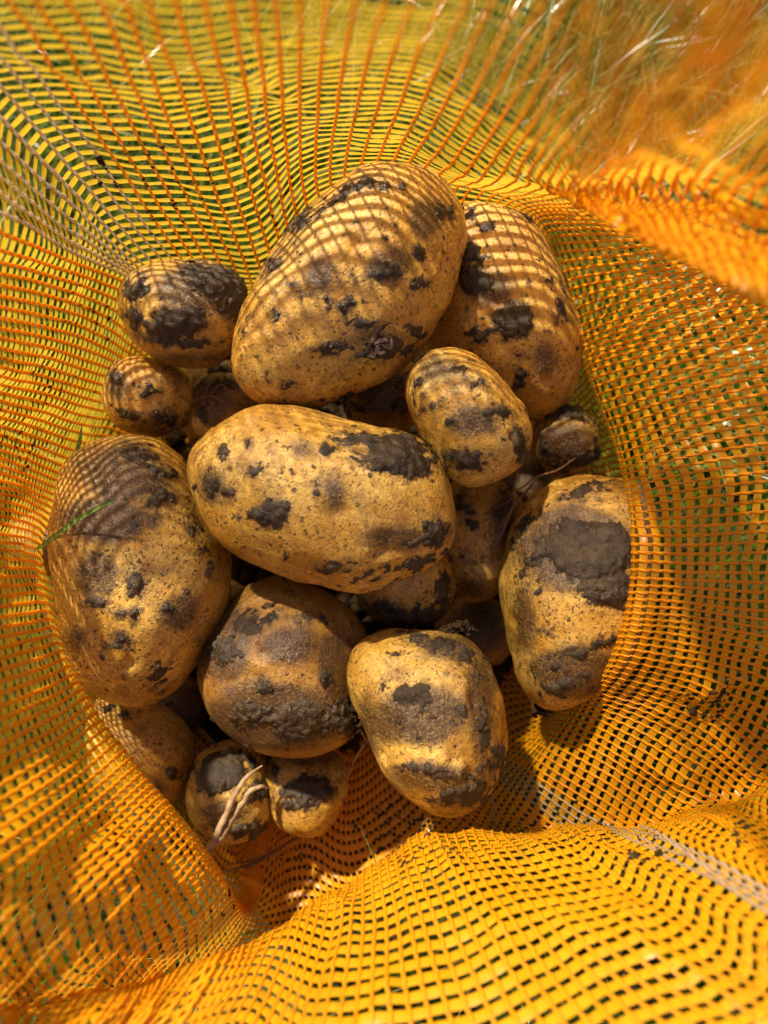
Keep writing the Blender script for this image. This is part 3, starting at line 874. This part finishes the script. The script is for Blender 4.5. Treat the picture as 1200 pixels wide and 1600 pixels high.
# ------------------------------------------------------------------ earth crumbs
def crumbs(name, centres, sizes, mat, seed, **props):
    V0, F0 = icosphere(1)
    r = np.random.default_rng(seed); V = []; F = []; b = 0
    for c, s in zip(centres, sizes):
        v = V0 * s * r.uniform(.6, 1.3, 3) * (1 + .35 * r.normal(size=(len(V0), 1)).clip(-1.5, 1.5))
        V.append(v + c); F.append(F0 + b); b += len(V0)
    return link(name, mesh_np(name, np.vstack(V), np.vstack(F), mat), **props)
# uneven dark sheet added under the pile to put shade in the gaps
nn_ = 90; uu = np.linspace(-1, 1, nn_); UX, UY = np.meshgrid(uu, uu, indexing='ij')
c0 = on_plane(545, 845, 0.015); rx_ = 0.125; ry_ = 0.125
EX = c0[0] + rx_ * UX * np.sqrt(1 - UY ** 2 / 2); EY = c0[1] + ry_ * UY * np.sqrt(1 - UX ** 2 / 2)
EZ = 0.017 + 0.006 * fbm(np.stack([EX * 60, EY * 60, EX * 0], -1), 3, 4, .6) - 0.010 * np.clip((np.hypot(UX * np.sqrt(1 - UY ** 2 / 2), UY * np.sqrt(1 - UX ** 2 / 2)) - .8) * 5, 0, 1)
ii, jj_ = np.meshgrid(np.arange(nn_ - 1), np.arange(nn_ - 1), indexing='ij'); q0 = (ii * nn_ + jj_).ravel()
link('gap_dark_sheet', mesh_np('gap_dark_sheet', np.stack([EX, EY, EZ], -1).reshape(-1, 3), np.stack([q0, q0 + nn_, q0 + nn_ + 1, q0 + 1], 1), M_GAPDARK),
     kind='stuff', label='dark sheet added under the potatoes to darken the gaps between them', category='earth')
r = np.random.default_rng(5)
cs = []; ss = []
for _ in range(3500):
    qa, qr = r.uniform(0, 2 * pi), math.sqrt(r.random())
    x, y = 540 + 370 * qr * cos(qa), 830 + 300 * qr * sin(qa)
    p = on_plane(x, y, 0.012 + abs(r.normal()) * .006); cs.append(p); ss.append(r.uniform(.002, .007))
crumbs('gap_dark_crumbs', cs, ss, M_GAPDARK, 1, kind='stuff', label='loose earth at the bottom of the sack, dense to darken the gaps', category='earth')  # earth crumbs, packed densely so the gaps turn dark
cs = []; ss = []
clusters = [(130,470,40),(90,600,60),(150,500,40),(930,490,20),(1075,520,14),(1100,1110,30),(860,1060,30),(1130,1090,30),(640,1300,90),(900,1290,60),(380,1440,40),(30,700,60),(700,1330,50),(1000,1330,60),(470,1335,60),(620,1280,50),(800,1290,40),(1150,1300,50),(430,340,50),(300,300,90),(180,260,50)]
JP, KP = G.shape[:2]
gx, gy, gd = to_px(G.reshape(-1, 3))
okm = VAL.reshape(-1) & (gd > .14)
Nf = N1.reshape(-1, 3); Gf = G.reshape(-1, 3)
kidx = kk.reshape(-1)
for (x, y, s) in clusters:
    for _ in range(int(s * .5)):
        tx, ty = x + r.normal() * s * .5, y + r.normal() * s * .35
        m_ = np.where(okm & (abs(gx - tx) < 7) & (abs(gy - ty) < 7))[0]
        if len(m_):
            q = m_[np.argmin(gd[m_])]
            cs.append(Gf[q] - FWD * .0006); ss.append(abs(r.normal()) * .0004 + .0003)
crumbs('earth_crumbs', cs, ss, M_CRUMB, 2, kind='stuff', label='small crumbs of earth caught in the mesh of the sack', category='earth')
# clods stuck where potatoes touch
for lb, x, y, d, s, n, sdv in [('lump of crumbly earth between the round brown and the oval tan potato', 553, 1110, .305, 16, 60, 3),
                          ('clod of crumbly earth on the top edge of the oval tan potato', 712, 985, .300, 18, 70, 4),
                          ('wet crumbs of earth under the lower tip of the mud-slabbed potato', 845, 1108, .318, 13, 30, 5)]:
    r = np.random.default_rng(sdv); cs = []; ss = []
    for _ in range(n * 3):
        cs.append(at(np.array(x + r.normal() * s * .6), np.array(y + r.normal() * s * (.9 if sdv == 3 else .35)), np.array(d + r.normal() * .0015))); ss.append(r.uniform(.0003, .0013))
    crumbs('earth_clod', cs, ss, M_CRUMB, sdv, label=lb, category='earth clod')

# ------------------------------------------------------------------ grass
ok2 = VAL.reshape(-1)
HG = 0.01; hx0, hy0 = -0.9, -0.7; HW = 240
hmap = np.full((HW, HW), 9.0)
ix = ((Gf[:, 0] - hx0) / HG).astype(int).clip(0, HW - 1); iy = ((Gf[:, 1] - hy0) / HG).astype(int).clip(0, HW - 1)
np.minimum.at(hmap, (ix[ok2], iy[ok2]), Gf[ok2][:, 2])
hm = hmap.copy()
for dx in range(-2, 3):
    for dy in range(-2, 3):
        hm = np.minimum(hm, np.roll(np.roll(hmap, dx, 0), dy, 1))
def grass(n, x0, x1, y0, y1, hmin, hmax, wid, seed, dryp):
    r = np.random.default_rng(seed)
    bx = r.uniform(x0, x1, n); by = r.uniform(y0, y1, n)
    lim = hm[((bx - hx0) / HG).astype(int).clip(0, HW - 1), ((by - hy0) / HG).astype(int).clip(0, HW - 1)]
    h = r.uniform(hmin, hmax, n) * (0.75 + 0.5 * r.random(n))
    dryn = noise(np.stack([bx * 9, by * 9, bx * 0], -1), 3)
    dry = ((r.random(n) + dryn * .5) < dryp).astype(float)
    az = r.uniform(0, 2 * pi, n) + 0.6 * dryn
    az = np.where(r.random(n) < .55, 0.9 + r.normal(size=n) * .5, az)
    lean = r.uniform(.15, 1.1, n); lean = np.where(dry > 0, lean + .3, lean)
    top = np.minimum(h, 9)
    px_, py_, _ = to_px(np.stack([bx, by, np.full(n, .012)], -1))
    keep = (lim > .03) & ((((px_ - 545) / 400) ** 2 + ((py_ - 845) / 350) ** 2) > 1)
    h = np.where(lim < 5, np.minimum(h, np.maximum(lim - .012, .008)), h)
    bx, by, h, az, lean, dry = [q[keep] for q in (bx, by, h, az, lean, dry)]; n = len(bx)
    L = h / np.maximum(np.cos(np.minimum(lean, 1.25) * .75), .35)
    L = np.minimum(L, 0.16)
    segs = 5
    dirx, diry = np.cos(az), np.sin(az)
    pos = np.stack([bx, by, np.zeros(n)], -1)
    wd = wid * r.uniform(.5, 1.3, n) * np.where(dry > 0, .65, 1)
    fa = r.uniform(0, pi, n)
    sx, sy = np.cos(az + pi / 2 + r.normal(size=n) * .4), np.sin(az + pi / 2)
    side = np.stack([sx, sy, r.normal(size=n) * .3], -1); side /= np.linalg.norm(side, axis=1, keepdims=True)
    V = []
    for s in range(segs + 1):
        t = s / segs
        w_ = wd * (1 - t ** 2.2) + .00005
        V.append(pos - side * w_[:, None] * .5); V.append(pos + side * w_[:, None] * .5)
        a_ = lean * (.35 + 1.1 * t)
        a_ = np.minimum(a_, 1.75)
        st = L / segs
        pos = pos + np.stack([dirx * np.sin(a_) * st, diry * np.sin(a_) * st, np.cos(a_) * st], -1)
        pos[:, 2] = np.maximum(pos[:, 2], .004)
    V = np.stack(V, 1)                      # n, 2(segs+1), 3
    nv = 2 * (segs + 1)
    base = (np.arange(n) * nv)[:, None]
    F = np.concatenate([np.stack([base[:, 0] + 2 * s, base[:, 0] + 2 * s + 1, base[:, 0] + 2 * s + 3, base[:, 0] + 2 * s + 2], 1) for s in range(segs)])
    tone = np.repeat(r.random(n).clip(0, 1), nv)
    al = np.tile(np.repeat(np.linspace(0, 1, segs + 1), 2), n)
    return V.reshape(-1, 3), F, tone, al, np.repeat(dry, nv)
parts = [grass(30000, -.55, .65, -.45, .75, .035, .085, .0024, 1, .08),  # darker with little straw, standing in for shade under the sack
         grass(24000, -.55, .70, .05, .80, .04, .11, .0018, 2, .24),
         grass(1900, .0, .6, .15, .6, .07, .14, .0011, 3, 1.2)]
V = []; F = []; T_ = []; A_ = []; D_ = []; b = 0
for v, f, t, a, d in parts:
    V.append(v); F.append(f + b); T_.append(t); A_.append(a); D_.append(d); b += len(v)
me = mesh_np('grass', np.vstack(V), np.vstack(F), M_GRASS)
attr(me, 'tone', np.concatenate(T_)); attr(me, 'along', np.concatenate(A_)); attr(me, 'dry', np.concatenate(D_))
link('grass', me, kind='stuff', label='mixed green and dry straw-coloured grass around and under the sack', category='grass')
print('tris', sum(len(o.data.polygons) * (2 if len(o.data.polygons) and o.data.polygons[0].loop_total == 4 else 1) for o in bpy.data.objects if o.type == 'MESH'))
